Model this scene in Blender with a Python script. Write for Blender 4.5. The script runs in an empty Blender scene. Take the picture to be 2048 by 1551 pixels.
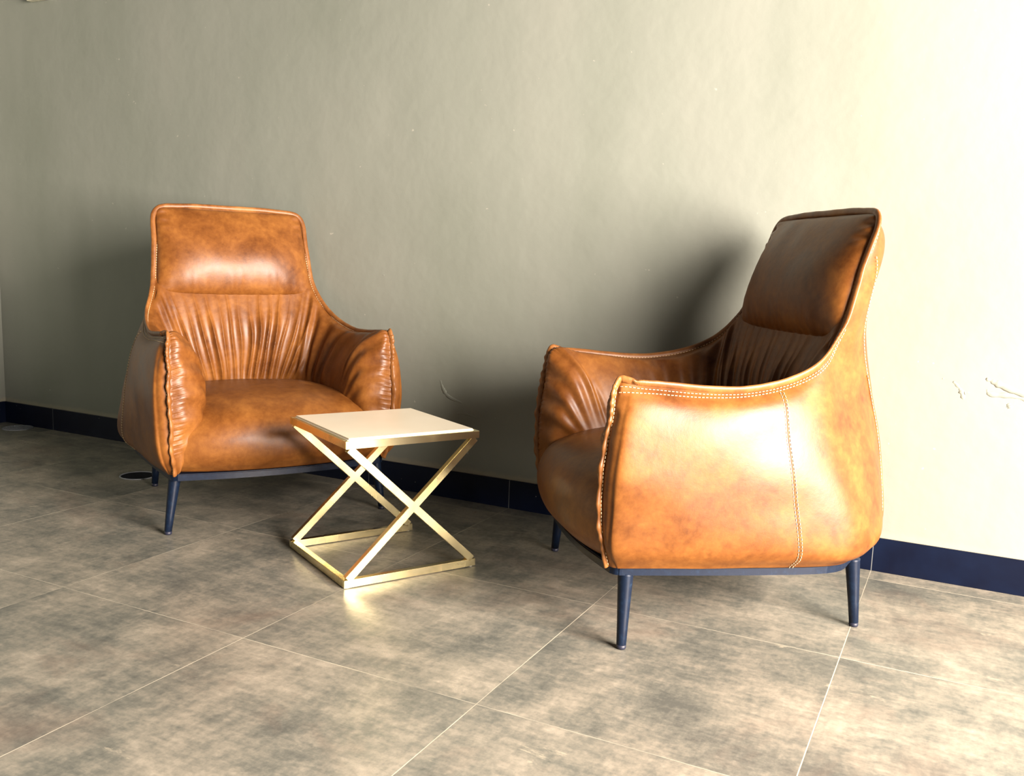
import bpy, bmesh, math, random
from mathutils import Vector, Matrix, noise

C = bpy.context.scene.collection
SC = bpy.context.scene
PI = math.pi

# ------------------------------------------------------------------ camera
cam_d = bpy.data.cameras.new('camera')
cam = bpy.data.objects.new('camera', cam_d); C.objects.link(cam)
cam_d.sensor_fit = 'HORIZONTAL'; cam_d.sensor_width = 36.0
cam_d.lens = 36.0 * 1823.43 / 2048.0
cam_d.clip_start = 0.05
Fv = Vector((-0.44228, 0.88643, -0.13648)); Rv = Vector((0.89187, 0.45074, 0.03734)); Uv = Vector((-0.09462, 0.10521, 0.98994))
m3 = Matrix((Rv, Uv, -Fv)).transposed()
cam.matrix_world = Matrix.Translation((0.79390, -2.10505, 0.85958)) @ m3.to_4x4()
SC.camera = cam

# ------------------------------------------------------------------ light
SC.view_settings.view_transform = 'Standard'
SC.view_settings.look = 'None'
SC.view_settings.gamma = 1.0
SC.view_settings.exposure = 0.0
world = bpy.data.worlds.new('world'); SC.world = world; world.use_nodes = True
bg = world.node_tree.nodes['Background']
bg.inputs[0].default_value = (0.36, 0.58, 0.85, 1); bg.inputs[1].default_value = 0.06

def area_light(name, loc, target, sx, sy, power, col, spread=180):
    d = bpy.data.lights.new(name, 'AREA'); d.shape = 'RECTANGLE'; d.size = sx; d.size_y = sy
    d.energy = power; d.color = col; d.spread = math.radians(spread)
    o = bpy.data.objects.new(name, d); C.objects.link(o); o.location = loc
    o.rotation_euler = (Vector(target) - Vector(loc)).to_track_quat('-Z', 'Z').to_euler()
    return o
# daylight through the tall window on the right hand side of the room
area_light('window_daylight', (3.30, -1.35, 1.35), (0.0, -1.15, 1.10), 1.9, 2.1, 1180, (1.0, 0.865, 0.755))

# ------------------------------------------------------------------ materials
def new_mat(name):
    m = bpy.data.materials.new(name); m.use_nodes = True
    nt = m.node_tree
    return m, nt, nt.nodes['Principled BSDF']
def N(nt, t, **kw):
    n = nt.nodes.new(t)
    for k, v in kw.items(): setattr(n, k, v)
    return n
def L(nt, a, b): nt.links.new(a, b)
def noise_node(nt, vec, scale, detail=4, rough=0.6, dist=0.0):
    n = N(nt, 'ShaderNodeTexNoise'); n.inputs['Scale'].default_value = scale
    n.inputs['Detail'].default_value = detail; n.inputs['Roughness'].default_value = rough
    n.inputs['Distortion'].default_value = dist
    if vec is not None: L(nt, vec, n.inputs['Vector'])
    return n
def ramp(nt, fac, stops, interp='LINEAR'):
    r = N(nt, 'ShaderNodeValToRGB'); r.color_ramp.interpolation = interp
    while len(r.color_ramp.elements) < len(stops): r.color_ramp.elements.new(0.5)
    for e, (p, c) in zip(r.color_ramp.elements, stops):
        e.position = p; e.color = (c[0], c[1], c[2], 1) if not isinstance(c, (int, float)) else (c, c, c, 1)
    L(nt, fac, r.inputs[0]); return r
def mix(nt, fac, a, b, mode='MIX'):
    x = N(nt, 'ShaderNodeMix', data_type='RGBA', blend_type=mode)
    for s, v in ((x.inputs[0], fac), (x.inputs[6], a), (x.inputs[7], b)):
        if isinstance(v, (int, float)): s.default_value = v
        elif isinstance(v, tuple): s.default_value = (v[0], v[1], v[2], 1)
        else: L(nt, v, s)
    return x.outputs[2]
def math_(nt, op, a, b=None, c=None, clamp=False):
    x = N(nt, 'ShaderNodeMath', operation=op); x.use_clamp = clamp
    for i, v in enumerate((a, b, c)):
        if v is None: continue
        if isinstance(v, (int, float)): x.inputs[i].default_value = v
        else: L(nt, v, x.inputs[i])
    return x.outputs[0]
def mapping(nt, scale=(1, 1, 1), loc=(0, 0, 0), rot=(0, 0, 0)):
    tc = N(nt, 'ShaderNodeTexCoord'); mp = N(nt, 'ShaderNodeMapping')
    mp.inputs['Scale'].default_value = scale; mp.inputs['Location'].default_value = loc; mp.inputs['Rotation'].default_value = rot
    L(nt, tc.outputs['Object'], mp.inputs['Vector']); return mp.outputs[0]
def bump(nt, h, strength, dist, prev=None):
    b = N(nt, 'ShaderNodeBump'); b.inputs['Strength'].default_value = strength; b.inputs['Distance'].default_value = dist
    L(nt, h, b.inputs['Height'])
    if prev is not None: L(nt, prev, b.inputs['Normal'])
    return b.outputs[0]

def leather(name, dark=(0.090, 0.0270, 0.0052), mid=(0.165, 0.057, 0.0110), light=(0.250, 0.096, 0.0190)):
    m, nt, b = new_mat(name)
    v = mapping(nt)
    n1 = noise_node(nt, v, 9, 6, 0.62, 0.4)
    n2 = noise_node(nt, v, 55, 4, 0.65)
    f = math_(nt, 'ADD', math_(nt, 'MULTIPLY', n1.outputs[0], 0.72), math_(nt, 'MULTIPLY', n2.outputs[0], 0.28))
    r = ramp(nt, f, [(0.33, dark), (0.50, mid), (0.67, light)])
    L(nt, r.outputs[0], b.inputs['Base Color'])
    rr = ramp(nt, n1.outputs[0], [(0.3, 0.36), (0.7, 0.46)])
    L(nt, rr.outputs[0], b.inputs['Roughness'])
    b.inputs['Specular IOR Level'].default_value = 0.34
    vo = N(nt, 'ShaderNodeTexVoronoi'); vo.inputs['Scale'].default_value = 420; L(nt, v, vo.inputs['Vector'])
    nb = bump(nt, vo.outputs[0], 0.05, 0.001)
    n3 = noise_node(nt, v, 24, 3, 0.6)
    nb = bump(nt, n3.outputs[0], 0.10, 0.006, nb)
    L(nt, nb, b.inputs['Normal'])
    return m
M = {}
M['leather'] = leather('caramel_leather')
M['welt'] = leather('caramel_leather_welt', (0.11, 0.036, 0.009), (0.20, 0.075, 0.018), (0.30, 0.13, 0.036))

def simple(name, col, rough, metal=0.0, spec=0.5):
    m, nt, b = new_mat(name)
    v = mapping(nt); n = noise_node(nt, v, 30, 4, 0.6)
    lo = tuple(x * 0.86 for x in col); hi = tuple(min(1, x * 1.10) for x in col)
    r = ramp(nt, n.outputs[0], [(0.35, lo), (0.65, hi)])
    L(nt, r.outputs[0], b.inputs['Base Color'])
    b.inputs['Roughness'].default_value = rough; b.inputs['Metallic'].default_value = metal
    b.inputs['Specular IOR Level'].default_value = spec
    return m
M['thread'] = simple('cream_thread', (0.80, 0.62, 0.38), 0.7)
M['seam'] = simple('dark_seam', (0.03, 0.012, 0.008), 0.8)
M['glide'] = simple('black_glide', (0.012, 0.014, 0.03), 0.5)
M['white_plastic'] = simple('white_plastic', (0.80, 0.78, 0.70), 0.5)
M['pale_plastic'] = simple('pale_plastic', (0.55, 0.55, 0.42), 0.6)
M['drain_metal'] = simple('dull_drain_metal', (0.30, 0.32, 0.35), 0.5, 0.5)
M['drain_dark'] = simple('drain_dark', (0.008, 0.009, 0.014), 0.9, 0.0, 0.1)

def metal_paint():
    m, nt, b = new_mat('navy_painted_steel')
    v = mapping(nt); n = noise_node(nt, v, 70, 5, 0.7)
    r = ramp(nt, n.outputs[0], [(0.50, (0.003, 0.008, 0.022)), (0.70, (0.006, 0.016, 0.038)), (0.78, (0.10, 0.18, 0.24))])
    L(nt, r.outputs[0], b.inputs['Base Color']); b.inputs['Roughness'].default_value = 0.42; b.inputs['Specular IOR Level'].default_value = 0.25
    return m
M['steel'] = metal_paint()

def brass():
    m, nt, b = new_mat('polished_brass')
    v = mapping(nt, (1, 1, 1)); n = noise_node(nt, v, 7, 3, 0.5, 0.3)
    r = ramp(nt, n.outputs[0], [(0.34, (0.62, 0.53, 0.26)), (0.50, (0.82, 0.71, 0.40)), (0.7, (0.88, 0.78, 0.48))])
    L(nt, r.outputs[0], b.inputs['Base Color']); b.inputs['Metallic'].default_value = 1.0
    r2 = ramp(nt, n.outputs[0], [(0.3, 0.34), (0.6, 0.20)]); L(nt, r2.outputs[0], b.inputs['Roughness'])
    n3 = noise_node(nt, v, 220, 3, 0.6); L(nt, bump(nt, n3.outputs[0], 0.02, 0.0005), b.inputs['Normal'])
    return m
M['brass'] = brass()

def table_top():
    m, nt, b = new_mat('cream_table_top')
    v = mapping(nt); n = noise_node(nt, v, 6, 3, 0.5)
    r = ramp(nt, n.outputs[0], [(0.3, (0.90, 0.80, 0.62)), (0.7, (0.96, 0.87, 0.70))])
    L(nt, r.outputs[0], b.inputs['Base Color']); b.inputs['Roughness'].default_value = 0.30
    return m
M['top'] = table_top()

TX, TY = 0.6, 0.618
def floor_mat():
    m, nt, b = new_mat('stone_look_floor_tiles')
    tc = N(nt, 'ShaderNodeTexCoord'); sp = N(nt, 'ShaderNodeSeparateXYZ'); L(nt, tc.outputs['Object'], sp.inputs[0])
    x, y = sp.outputs[0], sp.outputs[1]
    gx = math_(nt, 'DIVIDE', x, TX); gy = math_(nt, 'DIVIDE', y, TY)
    def linedist(g, T):
        fr = math_(nt, 'FRACT', math_(nt, 'ADD', g, 100.5))
        return math_(nt, 'MULTIPLY', math_(nt, 'ABSOLUTE', math_(nt, 'SUBTRACT', fr, 0.5)), T)
    d = math_(nt, 'MINIMUM', linedist(gx, TX), linedist(gy, TY))
    line = math_(nt, 'SUBTRACT', 1.0, math_(nt, 'MULTIPLY', math_(nt, 'SUBTRACT', d, 0.0007), 1300, clamp=True), clamp=True)
    # grout is worn: bright in some stretches and almost the tile's tone in others
    vv = mapping(nt); wear = noise_node(nt, vv, 2.4, 3, 0.6)
    wr = ramp(nt, wear.outputs[0], [(0.36, 0.12), (0.58, 0.9)])
    linef = math_(nt, 'MULTIPLY', line, wr.outputs[0])
    # per tile offset
    cx = math_(nt, 'FLOOR', math_(nt, 'ADD', gx, 100)); cy = math_(nt, 'FLOOR', math_(nt, 'ADD', gy, 100))
    off = N(nt, 'ShaderNodeCombineXYZ'); L(nt, math_(nt, 'MULTIPLY', cx, 3.71), off.inputs[0]); L(nt, math_(nt, 'MULTIPLY', cy, 5.13), off.inputs[1])
    add = N(nt, 'ShaderNodeVectorMath', operation='ADD'); L(nt, tc.outputs['Object'], add.inputs[0]); L(nt, off.outputs[0], add.inputs[1])
    def aniso(sx, sy, sc, det, ro, di=0.0):
        mp = N(nt, 'ShaderNodeMapping'); mp.inputs['Scale'].default_value = (sx, sy, 1); L(nt, add.outputs[0], mp.inputs['Vector'])
        return noise_node(nt, mp.outputs[0], sc, det, ro, di).outputs[0]
    big = aniso(1, 1, 4.0, 6, 0.68, 0.3)
    hx = aniso(0.4, 1.5, 24, 5, 0.7, 0.2)
    hy = aniso(1.5, 0.4, 24, 5, 0.7, 0.2)
    fine = aniso(1, 1, 70, 4, 0.7)
    s = math_(nt, 'ADD', math_(nt, 'MULTIPLY', big, 0.48), math_(nt, 'MULTIPLY', hx, 0.20))
    s = math_(nt, 'ADD', s, math_(nt, 'MULTIPLY', hy, 0.14)); s = math_(nt, 'ADD', s, math_(nt, 'MULTIPLY', fine, 0.18))
    r = ramp(nt, s, [(0.40, (0.0949, 0.0988, 0.0883)), (0.465, (0.1502, 0.1503, 0.1277)), (0.53, (0.2332, 0.2174, 0.1774)), (0.61, (0.3478, 0.3123, 0.2523))])
    # warm brown stains
    st = noise_node(nt, mapping(nt, (1, 1, 1), (3.3, 1.2, 0)), 2.1, 5, 0.65, 0.5)
    stf = ramp(nt, st.outputs[0], [(0.56, 0.0), (0.76, 0.45)])
    col = mix(nt, stf.outputs[0], r.outputs[0], (0.1580, 0.0949, 0.0710))
    # pale scuffs
    sc_ = noise_node(nt, mapping(nt, (0.6, 1.4, 1), (7.3, 2.2, 0)), 8, 6, 0.7, 0.2)
    scf = ramp(nt, sc_.outputs[0], [(0.66, 0.0), (0.71, 0.7)])
    col = mix(nt, scf.outputs[0], col, (0.4109, 0.3716, 0.2838))
    col = mix(nt, linef, col, (0.5848, 0.5376, 0.4256))
    L(nt, col, b.inputs['Base Color'])
    rr = ramp(nt, s, [(0.40, 0.36), (0.60, 0.26)]); L(nt, rr.outputs[0], b.inputs['Roughness'])
    b.inputs['Specular IOR Level'].default_value = 0.20
    nb = bump(nt, s, 0.10, 0.004); nb = bump(nt, math_(nt, 'SUBTRACT', 1.0, line), 0.25, 0.001, nb)
    L(nt, nb, b.inputs['Normal'])
    return m
M['floor'] = floor_mat()

def wall_mat():
    m, nt, b = new_mat('painted_plaster_wall')
    v = mapping(nt)
    big = noise_node(nt, v, 1.1, 4, 0.55)
    streak = noise_node(nt, mapping(nt, (3.2, 1, 0.30)), 1.0, 3, 0.45)
    f = math_(nt, 'ADD', math_(nt, 'MULTIPLY', big.outputs[0], 0.5), math_(nt, 'MULTIPLY', streak.outputs[0], 0.5))
    r = ramp(nt, f, [(0.34, (0.2064, 0.2264, 0.1874)), (0.50, (0.2379, 0.2554, 0.2178)), (0.66, (0.2728, 0.2845, 0.2462))])
    # bits of peeled paint
    vo = noise_node(nt, v, 46, 2, 0.5); vf = ramp(nt, vo.outputs[0], [(0.775, 0.0), (0.785, 0.8)])
    # paler ragged line just above the skirting
    sp = N(nt, 'ShaderNodeSeparateXYZ'); tc = N(nt, 'ShaderNodeTexCoord'); L(nt, tc.outputs['Object'], sp.inputs[0])
    edge = noise_node(nt, mapping(nt, (1, 1, 1)), 26, 4, 0.7)
    zz = math_(nt, 'SUBTRACT', sp.outputs[2], math_(nt, 'MULTIPLY', edge.outputs[0], 0.022))
    ef = ramp(nt, zz, [(0.100, 0.55), (0.112, 0.0)])
    col = mix(nt, vf.outputs[0], r.outputs[0], (0.3848, 0.3773, 0.3211))
    col = mix(nt, ef.outputs[0], col, (0.3918, 0.3482, 0.2522))
    L(nt, col, b.inputs['Base Color']); b.inputs['Roughness'].default_value = 0.62
    n2 = noise_node(nt, v, 160, 3, 0.7); n3 = noise_node(nt, v, 3.2, 4, 0.55)
    nb = bump(nt, n2.outputs[0], 0.10, 0.002); nb = bump(nt, n3.outputs[0], 0.22, 0.03, nb)
    L(nt, nb, b.inputs['Normal'])
    return m
M['wall'] = wall_mat()

def skirting_mat():
    m, nt, b = new_mat('navy_skirting_tile')
    tc = N(nt, 'ShaderNodeTexCoord'); sp = N(nt, 'ShaderNodeSeparateXYZ'); L(nt, tc.outputs['Object'], sp.inputs[0])
    g = math_(nt, 'FRACT', math_(nt, 'ADD', math_(nt, 'DIVIDE', sp.outputs[0], TX), 100.5))
    d = math_(nt, 'MULTIPLY', math_(nt, 'ABSOLUTE', math_(nt, 'SUBTRACT', g, 0.5)), TX)
    line = math_(nt, 'SUBTRACT', 1.0, math_(nt, 'MULTIPLY', math_(nt, 'SUBTRACT', d, 0.0005), 1400, clamp=True), clamp=True)
    n = noise_node(nt, mapping(nt), 60, 2, 0.5); sf = ramp(nt, n.outputs[0], [(0.765, 0.0), (0.775, 0.8)])
    n2 = noise_node(nt, mapping(nt), 7, 4, 0.6)
    c0 = ramp(nt, n2.outputs[0], [(0.35, (0.0012, 0.003, 0.013)), (0.65, (0.0022, 0.006, 0.022))])
    col = mix(nt, sf.outputs[0], c0.outputs[0], (0.55, 0.52, 0.45))
    col = mix(nt, math_(nt, 'MULTIPLY', line, 0.5), col, (0.40, 0.42, 0.40))
    L(nt, col, b.inputs['Base Color']); b.inputs['Roughness'].default_value = 0.38; b.inputs['Specular IOR Level'].default_value = 0.25
    return m
M['skirting'] = skirting_mat()

# ------------------------------------------------------------------ mesh helpers
def mesh_obj(name, verts, faces, mat, parent=None, smooth=True):
    me = bpy.data.meshes.new(name); me.from_pydata([tuple(v) for v in verts], [], faces)
    me.materials.append(mat); me.validate(); me.update()
    if smooth:
        for p in me.polygons: p.use_smooth = True
    o = bpy.data.objects.new(name, me); C.objects.link(o)
    if parent: o.parent = parent
    return o
def bm_obj(name, bm, mat, parent=None, smooth=False):
    me = bpy.data.meshes.new(name); bm.normal_update(); bm.to_mesh(me); bm.free(); me.materials.append(mat)
    if smooth:
        for p in me.polygons: p.use_smooth = True
    o = bpy.data.objects.new(name, me); C.objects.link(o)
    if parent: o.parent = parent
    return o
def box_bm(bm, lo, hi, bev=0.0):
    r = bmesh.ops.create_cube(bm, size=1.0)
    vs = r['verts']
    for v in vs:
        v.co = Vector([lo[i] + (v.co[i] + 0.5) * (hi[i] - lo[i]) for i in range(3)])
    if bev > 0:
        es = list({e for v in vs for e in v.link_edges})
        bmesh.ops.bevel(bm, geom=es, offset=bev, segments=3, affect='EDGES')
def thing(name, label, cat, loc=(0, 0, 0), rotz=0, group=None):
    o = bpy.data.objects.new(name, None); C.objects.link(o)
    o.location = loc; o.rotation_euler = (0, 0, rotz); o['label'] = label; o['category'] = cat
    if group: o['group'] = group
    return o
def tag(o, label, cat, group=None):
    o['label'] = label; o['category'] = cat
    if group: o['group'] = group
    return o
def cr(p0, p1, p2, p3, t):
    t2 = t * t; t3 = t2 * t
    return 0.5 * ((2 * p1) + (-p0 + p2) * t + (2 * p0 - 5 * p1 + 4 * p2 - p3) * t2 + (-p0 + 3 * p1 - 3 * p2 + p3) * t3)
def spline(pts, n, closed=False):
    """n+1 samples along catmull-rom through pts"""
    K = len(pts); out = []
    for i in range(n + 1):
        u = i / n * (K - 1); k = min(int(u), K - 2); t = u - k
        p1, p2 = pts[k], pts[k + 1]
        p0 = pts[k - 1] if k > 0 else p1 * 2 - p2
        p3 = pts[k + 2] if k + 2 < K else p2 * 2 - p1
        out.append(cr(p0, p1, p2, p3, t))
    return out
def grid_eval(cols, nu, nv):
    """cols: list of control columns, each a list of Vectors. returns rows[nu+1][nv+1]"""
    fine_cols = [spline(c, nv) for c in cols]
    res = [[None] * (nv + 1) for _ in range(nu + 1)]
    for j in range(nv + 1):
        line = spline([fc[j] for fc in fine_cols], nu)
        for i in range(nu + 1): res[i][j] = line[i]
    return res
def grid_normals(g):
    nu, nv = len(g) - 1, len(g[0]) - 1; out = [[None] * (nv + 1) for _ in range(nu + 1)]
    for i in range(nu + 1):
        for j in range(nv + 1):
            a = g[min(i + 1, nu)][j] - g[max(i - 1, 0)][j]; b = g[i][min(j + 1, nv)] - g[i][max(j - 1, 0)]
            n = a.cross(b)
            out[i][j] = n.normalized() if n.length > 1e-12 else Vector((0, 0, 1))
    return out
def grid_faces(nu, nv, flip=False):
    fs = []
    for i in range(nu):
        for j in range(nv):
            a, b, c, d = i * (nv + 1) + j, (i + 1) * (nv + 1) + j, (i + 1) * (nv + 1) + j + 1, i * (nv + 1) + j + 1
            fs.append((a, d, c, b) if flip else (a, b, c, d))
    return fs
def mirrored(cols):
    left = [[Vector((p[0], -p[1], p[2])) for p in c] for c in cols]
    right = [[Vector(p) for p in c] for c in cols]
    return left + right[::-1][1:]          # columns end at the centre (y = 0)
def tube(path, rads, seg=8, flat=None, cap=True):
    """verts/faces of a tube along path. flat: (normal list, factor) squashes along that normal"""
    V, Fc = [], []
    n = len(path); up = None
    for i in range(n):
        t = (path[min(i + 1, n - 1)] - path[max(i - 1, 0)]).normalized()
        if up is None:
            up = t.orthogonal().normalized()
        up = (up - t * up.dot(t)).normalized()
        a, b = up, t.cross(up)
        if flat is not None:
            a = (flat[0][i] - t * flat[0][i].dot(t)).normalized(); b = t.cross(a)
        r = rads[i] if isinstance(rads, (list, tuple)) else rads
        for k in range(seg):
            th = 2 * PI * k / seg
            ra = r * (flat[1] if flat is not None else 1)
            V.append(path[i] + a * (math.cos(th) * ra) + b * (math.sin(th) * r))
    for i in range(n - 1):
        for k in range(seg):
            k2 = (k + 1) % seg
            Fc.append((i * seg + k, i * seg + k2, (i + 1) * seg + k2, (i + 1) * seg + k))
    if cap:
        Fc.append(tuple(range(seg))[::-1]); Fc.append(tuple((n - 1) * seg + k for k in range(seg)))
    return V, Fc
def join_into(VV, FF, V, Fc):
    o = len(VV); VV += V; FF += [tuple(i + o for i in f) for f in Fc]
def sstep(a, b, x):
    t = max(0.0, min(1.0, (x - a) / (b - a))); return t * t * (3 - 2 * t)

# ------------------------------------------------------------------ the room
WY = 0.705
def struct(o): o['kind'] = 'structure'; return o
bm = bmesh.new(); box_bm(bm, (-5.2, -5.4, -0.05), (3.48, WY + 0.1, 0.0)); fl = struct(bm_obj('floor', bm, M['floor']))
bm = bmesh.new(); box_bm(bm, (-3.40, WY, 0.0), (3.48, WY + 0.1, 2.9)); wb = struct(bm_obj('wall_back', bm, M['wall']))
# left wall, turned a few degrees off square and slightly out of plumb
V = [(-3.350, WY, 0), (-3.395, WY, 2.9), (-3.62, -5.3, 2.9), (-3.575, -5.3, 0), (-3.45, WY, 0), (-3.495, WY, 2.9), (-3.72, -5.3, 2.9), (-3.675, -5.3, 0)]
Fq = [(0, 1, 2, 3), (7, 6, 5, 4), (0, 4, 5, 1), (1, 5, 6, 2), (2, 6, 7, 3), (3, 7, 4, 0)]
struct(mesh_obj('wall_left', V, Fq, M['wall'], smooth=False))
bm = bmesh.new(); box_bm(bm, (-3.35, WY - 0.008, 0.0), (3.48, WY, 0.101), 0.0015); struct(bm_obj('baseboard_back', bm, M['skirting']))
V = [(-3.342, WY - 0.008, 0), (-3.345, WY - 0.008, 0.101), (-3.569, -5.3, 0.101), (-3.566, -5.3, 0), (-3.350, WY - 0.008, 0), (-3.352, WY - 0.008, 0.101), (-3.576, -5.3, 0.101), (-3.574, -5.3, 0)]
struct(mesh_obj('baseboard_left', V, Fq, M['skirting'], smooth=False))
# window wall on the right, outside the frame, with tall openings for the daylight
bm = bmesh.new()
for lo, hi in (((3.36, -5.3, 0), (3.48, -2.35, 2.9)), ((3.36, -0.35, 0), (3.48, WY, 2.9)), ((3.36, -2.35, 2.60), (3.48, -0.35, 2.9)), ((3.36, -2.35, 0), (3.48, -0.35, 0.10))):
    box_bm(bm, lo, hi)
struct(bm_obj('wall_right', bm, M['wall']))

# plaster blisters and dents on the back wall
def blister(pts, r, seed):
    rnd = random.Random(seed); P = [Vector((x, WY + 0.001, z)) for x, z in pts]
    path = spline(P, 30); n = len(path)
    rads = [r * 1.35 * (0.25 + 0.75 * math.sin(PI * (i + 0.5) / n) ** 0.6) * (0.7 + 0.6 * noise.noise(Vector((i * 0.35, seed * 3.1, 0))) + 0.2) for i in range(n)]
    return tube(path, rads, 10, flat=([Vector((0, 1, 0))] * n, 0.38))
VV, FF = [], []
for k, (pts, r) in enumerate([
    ([(-0.90, 0.430), (-0.885, 0.395), (-0.86, 0.37), (-0.80, 0.352)], 0.006),
    ([(-0.84, 0.31), (-0.79, 0.315), (-0.72, 0.30)], 0.004),
    ([(-0.79, 0.21), (-0.785, 0.185), (-0.775, 0.165)], 0.006),
    ([(-0.76, 0.22), (-0.752, 0.20)], 0.004),
    ([(0.765, 0.577), (0.782, 0.560), (0.790, 0.545), (0.796, 0.525)], 0.006),
    ([(0.782, 0.545), (0.810, 0.550)], 0.004), ([(0.735, 0.585), (0.742, 0.580)], 0.003),
    ([(0.845, 0.592), (0.875, 0.580), (0.93, 0.560), (1.00, 0.545)], 0.007),
    ([(0.85, 0.562), (0.862, 0.550), (0.92, 0.549), (0.99, 0.53)], 0.006),
    ([(0.905, 0.530), (0.912, 0.515)], 0.006),
    ([(-2.93, 0.41), (-2.905, 0.40)], 0.004), ([(-1.16, 0.80), (-1.15, 0.79)], 0.003)]):
    v, f = blister(pts, r, k + 1); join_into(VV, FF, v, f)
mesh_obj('plaster_blisters', VV, FF, M['wall'], wb)

# pale box fixed high on the back wall, only its lower edge is in the photo
bm = bmesh.new(); box_bm(bm, (-3.065, WY - 0.03, 1.922), (-2.945, WY, 2.05), 0.004)
tag(bm_obj('wall_box', bm, M['pale_plastic']), 'pale grey box high on the back wall near the left corner', 'box')

# floor drains
def drain(x, y, label, grille=True):
    t = thing('floor_drain', label, 'drain', (x, y, 0), 0, 'round floor drains by the back wall')
    path = [Vector((math.cos(a) * 0.064, math.sin(a) * 0.064, 0.0015)) for a in [2 * PI * i / 64 for i in range(65)]]
    v, f = tube(path, 0.0032, 8, flat=([Vector((0, 0, 1))] * 65, 0.6), cap=False)
    mesh_obj('rim', v, f, M['drain_metal'], t)
    bmd = bmesh.new(); bmesh.ops.create_circle(bmd, cap_ends=True, segments=48, radius=0.062)
    for q in bmd.verts: q.co.z = 0.0004
    bm_obj('cover', bmd, M['drain_dark'], t)
    if grille:
        bmg = bmesh.new()
        for k in range(-6, 7):
            yy = k * 0.0088; w = math.sqrt(max(0, 0.061 ** 2 - yy ** 2))
            box_bm(bmg, (-w, yy - 0.0016, 0.0006), (w, yy + 0.0016, 0.0022))
        for k in (-3, -2, -1, 0, 1, 2, 3):
            xx = k * 0.0165; w = math.sqrt(max(0, 0.061 ** 2 - xx ** 2))
            box_bm(bmg, (xx - 0.0018, -w, 0.0005), (xx + 0.0018, w, 0.0019))
        bm_obj('grille', bmg, M['drain_metal'], t)
    return t
drain(-3.16, 0.630, 'round metal floor drain with a grille in the far left corner')
drain(-1.985, 0.300, 'round dark floor drain half hidden behind the left armchair', False)

# ------------------------------------------------------------------ armchair
OUT = [   # outer shell, columns from the front seam to the centre of the back, each from the base up to the rim
 [(.345, .335, .190), (.369, .350, .28), (.374, .353, .40), (.364, .354, .50), (.356, .354, .560), (.346, .350, .610)],
 [(.330, .350, .190), (.357, .374, .26), (.361, .385, .38), (.351, .385, .49), (.338, .372, .560), (.322, .358, .611)],
 [(.290, .356, .190), (.312, .388, .242), (.314, .403, .36), (.304, .400, .48), (.288, .385, .560), (.268, .356, .604)],
 [(.020, .374, .190), (.025, .406, .238), (.040, .413, .36), (.050, .406, .48), (.050, .386, .560), (.050, .348, .594)],
 [(-.190, .370, .190), (-.200, .410, .240), (-.170, .398, .38), (-.140, .368, .52), (-.128, .344, .600), (-.12, .325, .640)],
 [(-.278, .303, .190), (-.308, .345, .250), (-.290, .315, .42), (-.232, .284, .58), (-.212, .282, .672), (-.205, .285, .735)],
 [(-.328, .235, .190), (-.368, .262, .26), (-.348, .236, .46), (-.282, .238, .66), (-.270, .262, .800), (-.250, .270, .880)],
 [(-.362, .165, .190), (-.410, .185, .265), (-.382, .176, .49), (-.322, .195, .74), (-.322, .240, .920), (-.287, .258, .990)],
 [(-.380, .090, .190), (-.432, .100, .27), (-.402, .095, .51), (-.345, .110, .77), (-.340, .150, .955), (-.298, .165, 1.010)],
 [(-.385, .000, .190), (-.440, .000, .27), (-.408, .000, .51), (-.350, .000, .77), (-.345, .000, .955), (-.300, .000, 1.012)]]
INN = [   # inner lining, from the seam inwards
 [(.345, .335, .190), (.356, .325, .200), (.350, .318, .215), (.335, .310, .230)],
 [(.369, .350, .28), (.368, .315, .29), (.350, .275, .31), (.28, .250, .34)],
 [(.374, .353, .40), (.372, .308, .41), (.340, .252, .415), (.27, .230, .37)],
 [(.364, .354, .50), (.360, .310, .51), (.315, .250, .49), (.24, .222, .37)],
 [(.346, .350, .610), (.338, .320, .606), (.270, .258, .545), (.20, .225, .37)],
 [(.268, .356, .604), (.240, .310, .598), (.200, .255, .505), (.15, .230, .37)],
 [(.050, .348, .594), (.045, .308, .582), (.020, .255, .480), (.01, .232, .37)],
 [(-.12, .325, .640), (-.105, .290, .610), (-.085, .245, .500), (-.08, .225, .37)],
 [(-.205, .285, .735), (-.178, .262, .700), (-.135, .215, .540), (-.14, .190, .37)],
 [(-.250, .270, .880), (-.205, .225, .740), (-.150, .180, .560), (-.155, .150, .37)],
 [(-.287, .258, .990), (-.215, .175, .760), (-.155, .135, .570), (-.16, .120, .37)],
 [(-.298, .165, 1.010), (-.220, .095, .765), (-.158, .065, .575), (-.16, .060, .37)],
 [(-.300, .000, 1.012), (-.222, .000, .765), (-.158, .000, .575), (-.16, .000, .37)]]

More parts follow.
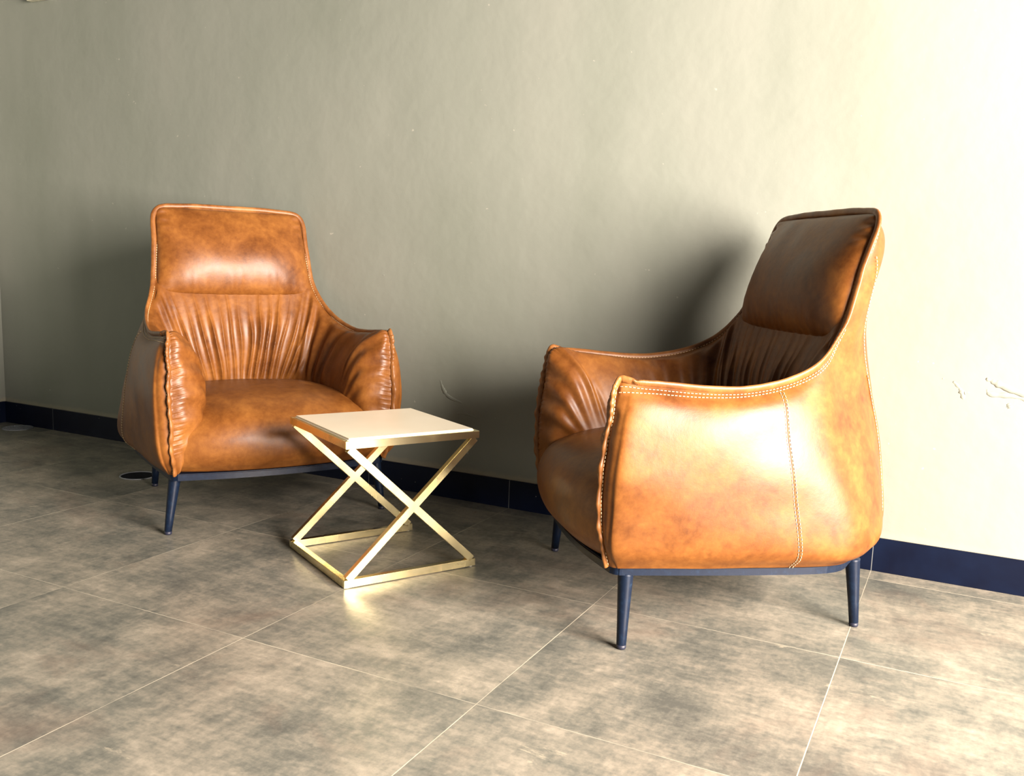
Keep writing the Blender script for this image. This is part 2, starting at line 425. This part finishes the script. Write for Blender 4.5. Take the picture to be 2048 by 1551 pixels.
def make_armchair(label, loc, rotz):
    t = thing('armchair', label, 'armchair', loc, rotz, 'brown leather armchairs')
    lea = M['leather']
    # ---- outer shell
    cols = mirrored(OUT); nu, nv = 216, 48
    g = grid_eval(cols, nu, nv); nr = grid_normals(g)
    og = [[p.copy() for p in c] for c in g]
    K = len(OUT) - 1
    for i in range(nu + 1):
        s = abs(i / nu * 2 - 1); s = 1 - s            # 0 front seam .. 1 back centre
        for j in range(nv + 1):
            q = j / nv; p = g[i][j]
            # soft creases: below the arm corner, down the back
            front = 1 - sstep(0.0, 0.16, s)
            a = 0.004 * noise.noise(Vector((p.x * 7, p.y * 7 + 3, p.z * 9)))
            a += 0.010 * front * noise.noise(Vector((s * 9, p.y * 2, p.z * 22))) * sstep(0.35, 0.7, q)
            a += 0.0025 * front * math.sin(p.z * 150 + 6 * noise.noise(p * 6)) * sstep(0.55, 0.8, q)
            edge = sstep(0, 0.06, s) * (1 - sstep(0.94, 1.0, q))
            og[i][j] = p + nr[i][j] * (-a if nr[i][j].dot(Vector((p.x, p.y, 0))) < 0 else a) * edge
    shell = mesh_obj('outer_shell', [p for c in og for p in c], grid_faces(nu, nv), lea, t)
    # ---- seam path: up the front, along the rim, down the other front
    def seam_half():
        pts = [Vector(p) for p in OUT[0]] + [Vector(c[-1]) for c in OUT[1:]]
        return pts
    hs = seam_half(); full = [Vector((p.x, -p.y, p.z)) for p in hs] + hs[::-1][1:]
    # ---- inner lining with gathers
    colsI = mirrored(INN); mu, mv = 1100, 60
    gi = grid_eval(colsI, mu, mv); ni = grid_normals(gi)
    KI = len(INN) - 1
    vi = []
    for i in range(mu + 1):
        s = (1 - abs(i / mu * 2 - 1)) * KI          # 0..12: 0..4 front seam, 4..8 arm rim, 8..12 back
        sgn = -1 if i < mu / 2 else 1
        for j in range(mv + 1):
            q = j / mv; p = gi[i][j]; n = ni[i][j]
            inward = Vector((0.25 if s > 4 else 0.9, -p.y * (2.6 if s < 8 else 0.6), 0.25))
            if s > 8: inward = Vector((1, -p.y, 0.2))
            if n.dot(inward) < 0: n = -n
            a = 0.0
            # fan of pleats on the back below the headrest
            back = sstep(7.2, 8.6, s) * sstep(0.38, 0.43, p.z) * (1 - 0.75 * sstep(0.56, 0.68, p.z)) * (1 - sstep(0.68, 0.745, p.z))
            if back > 0:
                w = p.y / (0.155 + 0.36 * max(0, p.z - 0.37))
                wob = noise.noise(Vector((w * 2.2, p.z * 3.5, sgn * 0.0 + 4.0)))
                wob2 = noise.noise(Vector((w * 7, p.z * 7, 9.0)))
                ph = w * 44 + 3.0 * wob + 1.0 * wob2
                ridge = (1 - abs(math.sin(ph * 0.5))) ** 1.4
                sel = 0.45 + 0.75 * sstep(-0.25, 0.3, noise.noise(Vector((w * 4.5, p.z * 1.4, 2.0))))
                a += back * (0.0135 * (ridge * sel) + 0.006 * noise.noise(Vector((w * 5, p.z * 3, 7))))
            # broad soft folds on the inner arm near the back
            armf = sstep(4.6, 6.0, s) * (1 - sstep(7.6, 8.4, s)) * sstep(0.12, 0.45, q) * (1 - sstep(0.8, 1.0, q))
            a += armf * 0.006 * math.sin(s * 10 + 2 * noise.noise(Vector((s, q * 3, 1))))
            # short gathers running off the front seam
            fr = (1 - sstep(4.3, 5.2, s)) * sstep(0.5, 1.1, s)
            dec = sstep(0.0, 0.05, q) * (1 - sstep(0.10, 0.42, q))
            a += fr * dec * 0.0016 * (math.sin(s * 44 + 2.2 * noise.noise(Vector((s * 3, sgn, q * 2)))) + 0.7 * math.sin(s * 93 + q * 5 + sgn)) * (0.6 + 0.8 * noise.noise(Vector((s * 5, sgn, 3))))
            # long drag folds towards the seat
            a += fr * sstep(0.1, 0.4, q) * (1 - sstep(0.7, 1, q)) * 0.0035 * math.sin(s * 9 + q * 4 + sgn * 1.3)
            a += 0.003 * noise.noise(p * 11) * sstep(0, 0.1, q)
            vi.append(p + n * a)
    mesh_obj('inner_lining', vi, grid_faces(mu, mv, True), lea, t)
    # ---- headrest: the padded upper panel of the back
    hu, hv = 90, 60
    lo_c = [Vector((-.222 - .0 * 0, 0, .725))]
    def headpt(u, v):
        W = 0.274 - 0.014 * v
        if v > 0.88: W -= 0.012 * ((v - 0.88) / 0.12) ** 2.2
        y = u * W; z = 0.722 + v * 0.283
        xb = -0.212 - 0.078 * v + 0.012 * (u * u) * (1 - v)
        E = max(0.0, 1 - abs(u) ** 3.4) ** 0.62
        S = max(0.0, math.sin(PI * min(1, v) ** 0.88)) ** 0.68
        x = xb + 0.066 * E * S * (1.0 - 0.22 * v) + 0.004 * (1 - abs(u) ** 8)
        x += 0.003 * noise.noise(Vector((u * 3, v * 3, 1))) + 0.0010 * (1 - sstep(0, 0.35, v)) * math.sin(u * 42 + 3 * noise.noise(Vector((u * 4, v, 0)))) * E
        # gathers towards the top corner and pinched ends at the crease
        x += 0.004 * sstep(0.80, 0.97, abs(u)) * (1 - sstep(0.97, 1, abs(u))) * math.sin(v * 60) * (0.15 + 0.85 * sstep(0.66, 0.8, v))
        return Vector((x, y, z - 0.020 * E * (1 - v) ** 3))
    hg = [[headpt(-1 + 2 * i / hu, j / hv) for j in range(hv + 1)] for i in range(hu + 1)]
    hvts = [p for c in hg for p in c]; nb = len(hvts)
    hf = grid_faces(hu, hv, True)
    # close it behind
    for i in range(hu + 1):
        for j in range(hv + 1):
            p = hg[i][j]; v_ = j / hv
            hvts.append(Vector((-0.222 - 0.07 * v_ - 0.012 + 0.012 * min(1, abs(-1 + 2 * i / hu)) ** 6, p.y * 0.995, p.z)))
    hf += [tuple(nb + k for k in f[::-1]) for f in hf[:]]
    bnd = [i * (hv + 1) for i in range(hu + 1)] + [hu * (hv + 1) + j for j in range(1, hv + 1)] + [i * (hv + 1) + hv for i in range(hu - 1, -1, -1)] + [j for j in range(hv - 1, 0, -1)]
    for k in range(len(bnd)):
        a_, b_ = bnd[k], bnd[(k + 1) % len(bnd)]; hf.append((a_, b_, b_ + nb, a_ + nb))
    mesh_obj('headrest', hvts, hf, lea, t)
    # ---- seat cushion
    su, sv = 72, 96
    prof = spline([Vector((-.22, 0, .30)), Vector((-.20, 0, .385)), Vector((-.12, 0, .408)), Vector((.03, 0, .420)), Vector((.18, 0, .420)), Vector((.30, 0, .404)),
                   Vector((.385, 0, .365)), Vector((.422, 0, .305)), Vector((.420, 0, .245)), Vector((.395, 0, .207)), Vector((.355, 0, .190)), Vector((.20, 0, .186)), Vector((-.20, 0, .186))], sv)
    sc_ = []
    for i in range(su + 1):
        u = -1 + 2 * i / su
        for j in range(sv + 1):
            b = prof[j]; v_ = j / sv
            W = 0.262 + 0.045 * sstep(0.10, 0.34, b.x)
            W += 0.026 * sstep(0.33, 0.22, b.z) if False else 0.026 * (1 - sstep(0.22, 0.34, b.z)) * sstep(0.2, 0.33, b.x)
            if b.x < -0.02: W -= 0.05 * sstep(0.02, 0.2, -b.x)
            e = abs(u) ** 4
            x = b.x - (0.045 * u * u if b.x > 0.2 else 0.045 * u * u * sstep(-0.1, 0.2, b.x)) * 1.0
            z = b.z
            if z > 0.30: z -= 0.030 * e * sstep(0.30, 0.40, z)
            if b.x > 0.25: x -= 0.020 * e
            z += 0.004 * noise.noise(Vector((x * 6, u * 2, b.z * 6))) if z > 0.22 else 0
            if abs(u) > 0.9 and False: pass
            sc_.append(Vector((x, u * W, z)))
    sf = grid_faces(su, sv)
    # side caps
    sf.append(tuple(range(sv + 1))); sf.append(tuple(su * (sv + 1) + j for j in range(sv, -1, -1)))
    mesh_obj('seat_cushion', sc_, sf, lea, t)
    # ---- welt along the seam
    def wobble(path, amp):
        out = []
        for i, p in enumerate(path):
            k = i / len(path); fr = 1.0 if (p.z < 0.60 and p.x > 0.30) else 0.25
            out.append(p + Vector((noise.noise(p * 19 + Vector((1, 0, 0))), noise.noise(p * 19 + Vector((0, 5, 0))), 0)) * amp * fr)
        return out
    path = wobble(spline(full, 900), 0.0045)
    cen = Vector((0.0, 0, 0.5))
    nrm = []
    for p in path:
        n = Vector((p.x - 0.05, p.y, 0))
        if p.x > 0.30 and p.z < 0.61: n = Vector((0.9, 0.75 * (1 if p.y > 0 else -1), 0))
        elif p.z > 0.97: n = Vector((-0.2, p.y * 0.6, 1))
        elif p.z > 0.72: n = Vector((-0.35, p.y * 4, 0.2))
        else: n = Vector((0.05, p.y, 0.9))
        nrm.append(n.normalized())
    for _ in range(12):
        nrm = [(nrm[max(0, i - 3)] + nrm[i] + nrm[min(len(nrm) - 1, i + 3)]).normalized() for i in range(len(nrm))]
    rads = []
    for i, p in enumerate(path):
        fr = 1.0 if (p.z < 0.60 and p.x > 0.30) else 0.12
        rads.append(0.0052 * (1 + 0.16 * fr * math.sin(i * 0.55 + 4 * noise.noise(p * 12)) + 0.30 * fr * noise.noise(p * 40)))
    wp = [p + n * 0.004 for p, n in zip(path, nrm)]
    v, f = tube(wp, rads, 10, flat=(nrm, 1.75)); welt = mesh_obj('welt', v, f, M['welt'], t)
    # dark line where the welt meets the lining
    # ---- stitches
    VV, FF = [], []
    def stitch_line(pts, ns, length=0.0055, gap=0.0035, r=0.0008, lift=0.0012):
        d = 0.0; acc = 0.0; step = length + gap; a = None; start = 0.0
        L_ = [0.0]
        for k in range(1, len(pts)): L_.append(L_[-1] + (pts[k] - pts[k - 1]).length)
        def at(s_):
            lo_, hi_ = 0, len(L_) - 1
            while hi_ - lo_ > 1:
                m_ = (lo_ + hi_) // 2
                if L_[m_] <= s_: lo_ = m_
                else: hi_ = m_
            tt = (s_ - L_[lo_]) / max(1e-9, L_[hi_] - L_[lo_])
            return pts[lo_].lerp(pts[hi_], tt) + ns[lo_] * lift
        s_ = 0.0
        while s_ + length < L_[-1]:
            p0, p1 = at(s_), at(s_ + length)
            dirv = (p1 - p0).normalized(); n_ = ns[0].cross(dirv); n_ = dirv.orthogonal().normalized(); b_ = dirv.cross(n_)
            vv = []
            for pt in (p0, p1):
                for aa in range(5):
                    th = 2 * PI * aa / 5; vv.append(pt + (n_ * math.cos(th) + b_ * math.sin(th)) * r)
            ff = [(k, (k + 1) % 5, 5 + (k + 1) % 5, 5 + k) for k in range(5)] + [(4, 3, 2, 1, 0), (5, 6, 7, 8, 9)]
            join_into(VV, FF, vv, ff); s_ += step
    def outward(i, j):
        n = nr[i][j]; p = g[i][j]
        return n if n.dot(Vector((p.x - 0.0, p.y, 0))) > 0 else -n
    # second row beside the welt on the outside of the shell: front seams and rim
    lines = []
    jf = nv - 2
    idx = list(range(2, nu - 1))
    for sg in (-1, 1):                     # along the outer side of the front welts
        seg = [(p + Vector((-0.003, 0, 0)), Vector((0, sg, 0))) for p in wp if p.y * sg > 0.2 and p.x > 0.30 and p.z < 0.60]
        lines.append(([a_[0] for a_ in seg], [a_[1] for a_ in seg]))
    lines.append(([og[i][jf] for i in idx], [outward(i, jf) for i in idx]))
    # facing seam under the arm rim
    def atT(i, q):
        jj = q * nv; j0 = int(jj); j1 = min(nv, j0 + 1); return og[i][j0].lerp(og[i][j1], jj - j0)
    half = [i for i in range(4, int(nu * 0.295))]
    for side in (0, 1):
        ii = half if side == 0 else [nu - i for i in half]
        lines.append(([atT(i, 0.905 + 0.03 * k / len(half)) for k, i in enumerate(ii)], [outward(i, 44) for i in ii]))
    for pts, ns in lines: stitch_line(pts, ns, lift=0.0055 if abs(ns[0].y) == 1 else 0.0012)
    # vertical double row on each side, and one pair on the rear corners
    for frac in (0.189, 0.362):
        for side in (0, 1):
            i0 = int(round(frac * nu)); i0 = i0 if side == 0 else nu - i0
            top = int(nv * 0.93)
            for dx in (-0.004, 0.004):
                tang = (og[i0 + 1][10] - og[i0 - 1][10]).normalized()
                stitch_line([og[i0][j] + tang * dx for j in range(top)], [outward(i0, j) for j in range(top)])
    # inside row along the welt
    mi = 2
    pts, ns = [], []
    for i in range(mu + 1):
        s = (1 - abs(i / mu * 2 - 1)) * KI
        if s < 4.2: continue
        if s > 8.0 and gi[i][0].z > 0.99: pass
        pts.append(vi[i * (mv + 1) + mi]); ns.append(Vector((0.5, 0, 0.5)))
    stitch_line(pts, ns, lift=0.002)
    st = mesh_obj('stitching', VV, FF, M['thread'], t, smooth=False); st['label'] = 'cream stitching'
    # raised seam under each vertical double row; the rear corner ones end in a short flap
    for frac, q1, rr in ((0.189, 0.93, 0.0012), (0.362, 0.55, 0.0045)):
        for side in (0, 1):
            i0 = int(round(frac * nu)); i0 = i0 if side == 0 else nu - i0; top = int(nv * q1)
            v, f = tube([og[i0][j] for j in range(top)], rr, 8)
            mesh_obj('side_seam' if rr < 0.002 else 'corner_welt', v, f, M['welt'], t)
    # ---- steel base frame following the underside
    base = [Vector((c[0][0], c[0][1], 0)) for c in OUT]
    ring = [Vector((p.x, -p.y, 0)) for p in base] + base[::-1][1:]
    ring = spline(ring, 96)
    frontarc = spline([Vector((.345, .335, 0)), Vector((.375, .17, 0)), Vector((.385, 0, 0)), Vector((.375, -.17, 0)), Vector((.345, -.335, 0))], 24)
    loop = ring + frontarc[1:-1]
    nL = len(loop); v = []
    for k, p in enumerate(loop):
        d = Vector((p.x, p.y, 0)).normalized()
        for off, z in ((-0.010, 0.191), (-0.010, 0.170), (-0.034, 0.170), (-0.034, 0.191)):
            qv = p + d * off; v.append(Vector((qv.x, qv.y, z)))
    f = []
    for k in range(nL):
        k2 = (k + 1) % nL
        for c in range(4):
            c2 = (c + 1) % 4; f.append((k * 4 + c, k * 4 + c2, k2 * 4 + c2, k2 * 4 + c))
    mesh_obj('base_frame', v, f, M['steel'], t, smooth=False)
    # underside pan of the shell
    v = [Vector((p.x * 0.985, p.y * 0.985, 0.1885)) for p in loop]; v.append(Vector((0, 0, 0.1885)))
    f = [(k, (k + 1) % nL, nL) for k in range(nL)]
    mesh_obj('underside', v, f, M['seam'], t, smooth=False)
    # ---- legs
    for x, y, tx, ty in ((.308, .352, .300, .330), (.308, -.352, .300, -.330), (-.312, .272, -.300, .262), (-.312, -.272, -.300, -.262)):
        pth = [Vector((x, y, 0.010)), Vector((x, y, 0.0105)), Vector((x * .7 + tx * .3, y * .7 + ty * .3, .06)), Vector((tx, ty, .165)), Vector((tx, ty, .172))]
        v, f = tube(pth, [0.0105, 0.0112, 0.0130, 0.0178, 0.0178], 28)
        lg = mesh_obj('leg', v, f, M['steel'], t)
        v, f = tube([Vector((x, y, 0.0)), Vector((x, y, 0.003)), Vector((x, y, 0.0105))], [0.0095, 0.0112, 0.0112], 24)
        mesh_obj('foot_glide', v, f, M['glide'], lg)
    return t
make_armchair('brown leather armchair behind the side table, facing the camera', (-1.409, 0.300, 0), math.radians(-31.2))
make_armchair('caramel leather armchair on the right, seen side on and facing the table', (0.192, 0.249, 0), math.radians(-143.5))

# ------------------------------------------------------------------ side table
def make_table():
    a, h, w, d = 0.400, 0.3915, 0.0205, 0.0180
    t = thing('side_table', 'square brass side table with crossed legs and a cream top', 'table', (-0.596, -0.253, 0), 1.05941)
    br = M['brass']
    def bar(p, q, across, wid=w, dep=d, depth_dir=None):
        p, q = Vector(p), Vector(q); t_ = (q - p).normalized(); n = Vector(depth_dir).normalized(); s = t_.cross(n).normalized()
        b = bmesh.new(); vs = []
        for e in (p, q):
            for i, j in ((-1, -1), (1, -1), (1, 1), (-1, 1)): vs.append(b.verts.new(e + s * (i * wid / 2) + n * (j * dep / 2)))
        for k in range(4): b.faces.new((vs[k], vs[(k + 1) % 4], vs[4 + (k + 1) % 4], vs[4 + k]))
        b.faces.new(vs[3::-1]); b.faces.new(vs[4:])
        bmesh.ops.bevel(b, geom=list(b.edges), offset=0.0008, segments=2, affect='EDGES')
        return b
    # local x: front corner to right corner, local y: front corner to left corner
    zt = h - w / 2; zb = 0.002 + w / 2
    b = bmesh.new()
    box_bm(b, (0, 0, h - w), (a, d, h), .0008); box_bm(b, (0, a - d, h - w), (a, a, h), .0008)
    box_bm(b, (0, d, h - w), (d, a - d, h), .0008); box_bm(b, (a - d, d, h - w), (a, a - d, h), .0008)
    bm_obj('top_frame', b, br, t)
    tb = bmesh.new(); box_bm(tb, (d * .55, d * .55, h - 0.012), (a - d * .55, a - d * .55, h + 0.005), 0.0)
    es = [e for e in tb.edges]
    bmesh.ops.bevel(tb, geom=es, offset=0.0042, segments=3, affect='EDGES')
    bm_obj('tabletop', tb, M['top'], t)
    for y in (d / 2, a - d / 2):
        for (x0, x1) in ((w * .55, a - w * .55), (a - w * .55, w * .55)):
            off = 0.0 if x0 < x1 else 0.0
            bm_obj('leg', bar((x0, y, h - w), (x1, y, 0.002 + w), 0, w, d * (1.0 if x0 < x1 else .97), (0, 1, 0)), br, t)
        rl = bm_obj('bottom_rail', bar((0, y, zb), (a, y, zb), 0, w, d, (0, 1, 0)), br, t)
        for gx in (0.012, a - 0.012):
            v, f = tube([Vector((gx, y, 0)), Vector((gx, y, 0.0035))], 0.0055, 14); mesh_obj('foot_glide', v, f, M['white_plastic'], rl)
    bm_obj('bottom_rail', bar((d / 2, d, zb), (d / 2, a - d, zb), 0, w, d, (1, 0, 0)), br, t)
    return t
make_table()
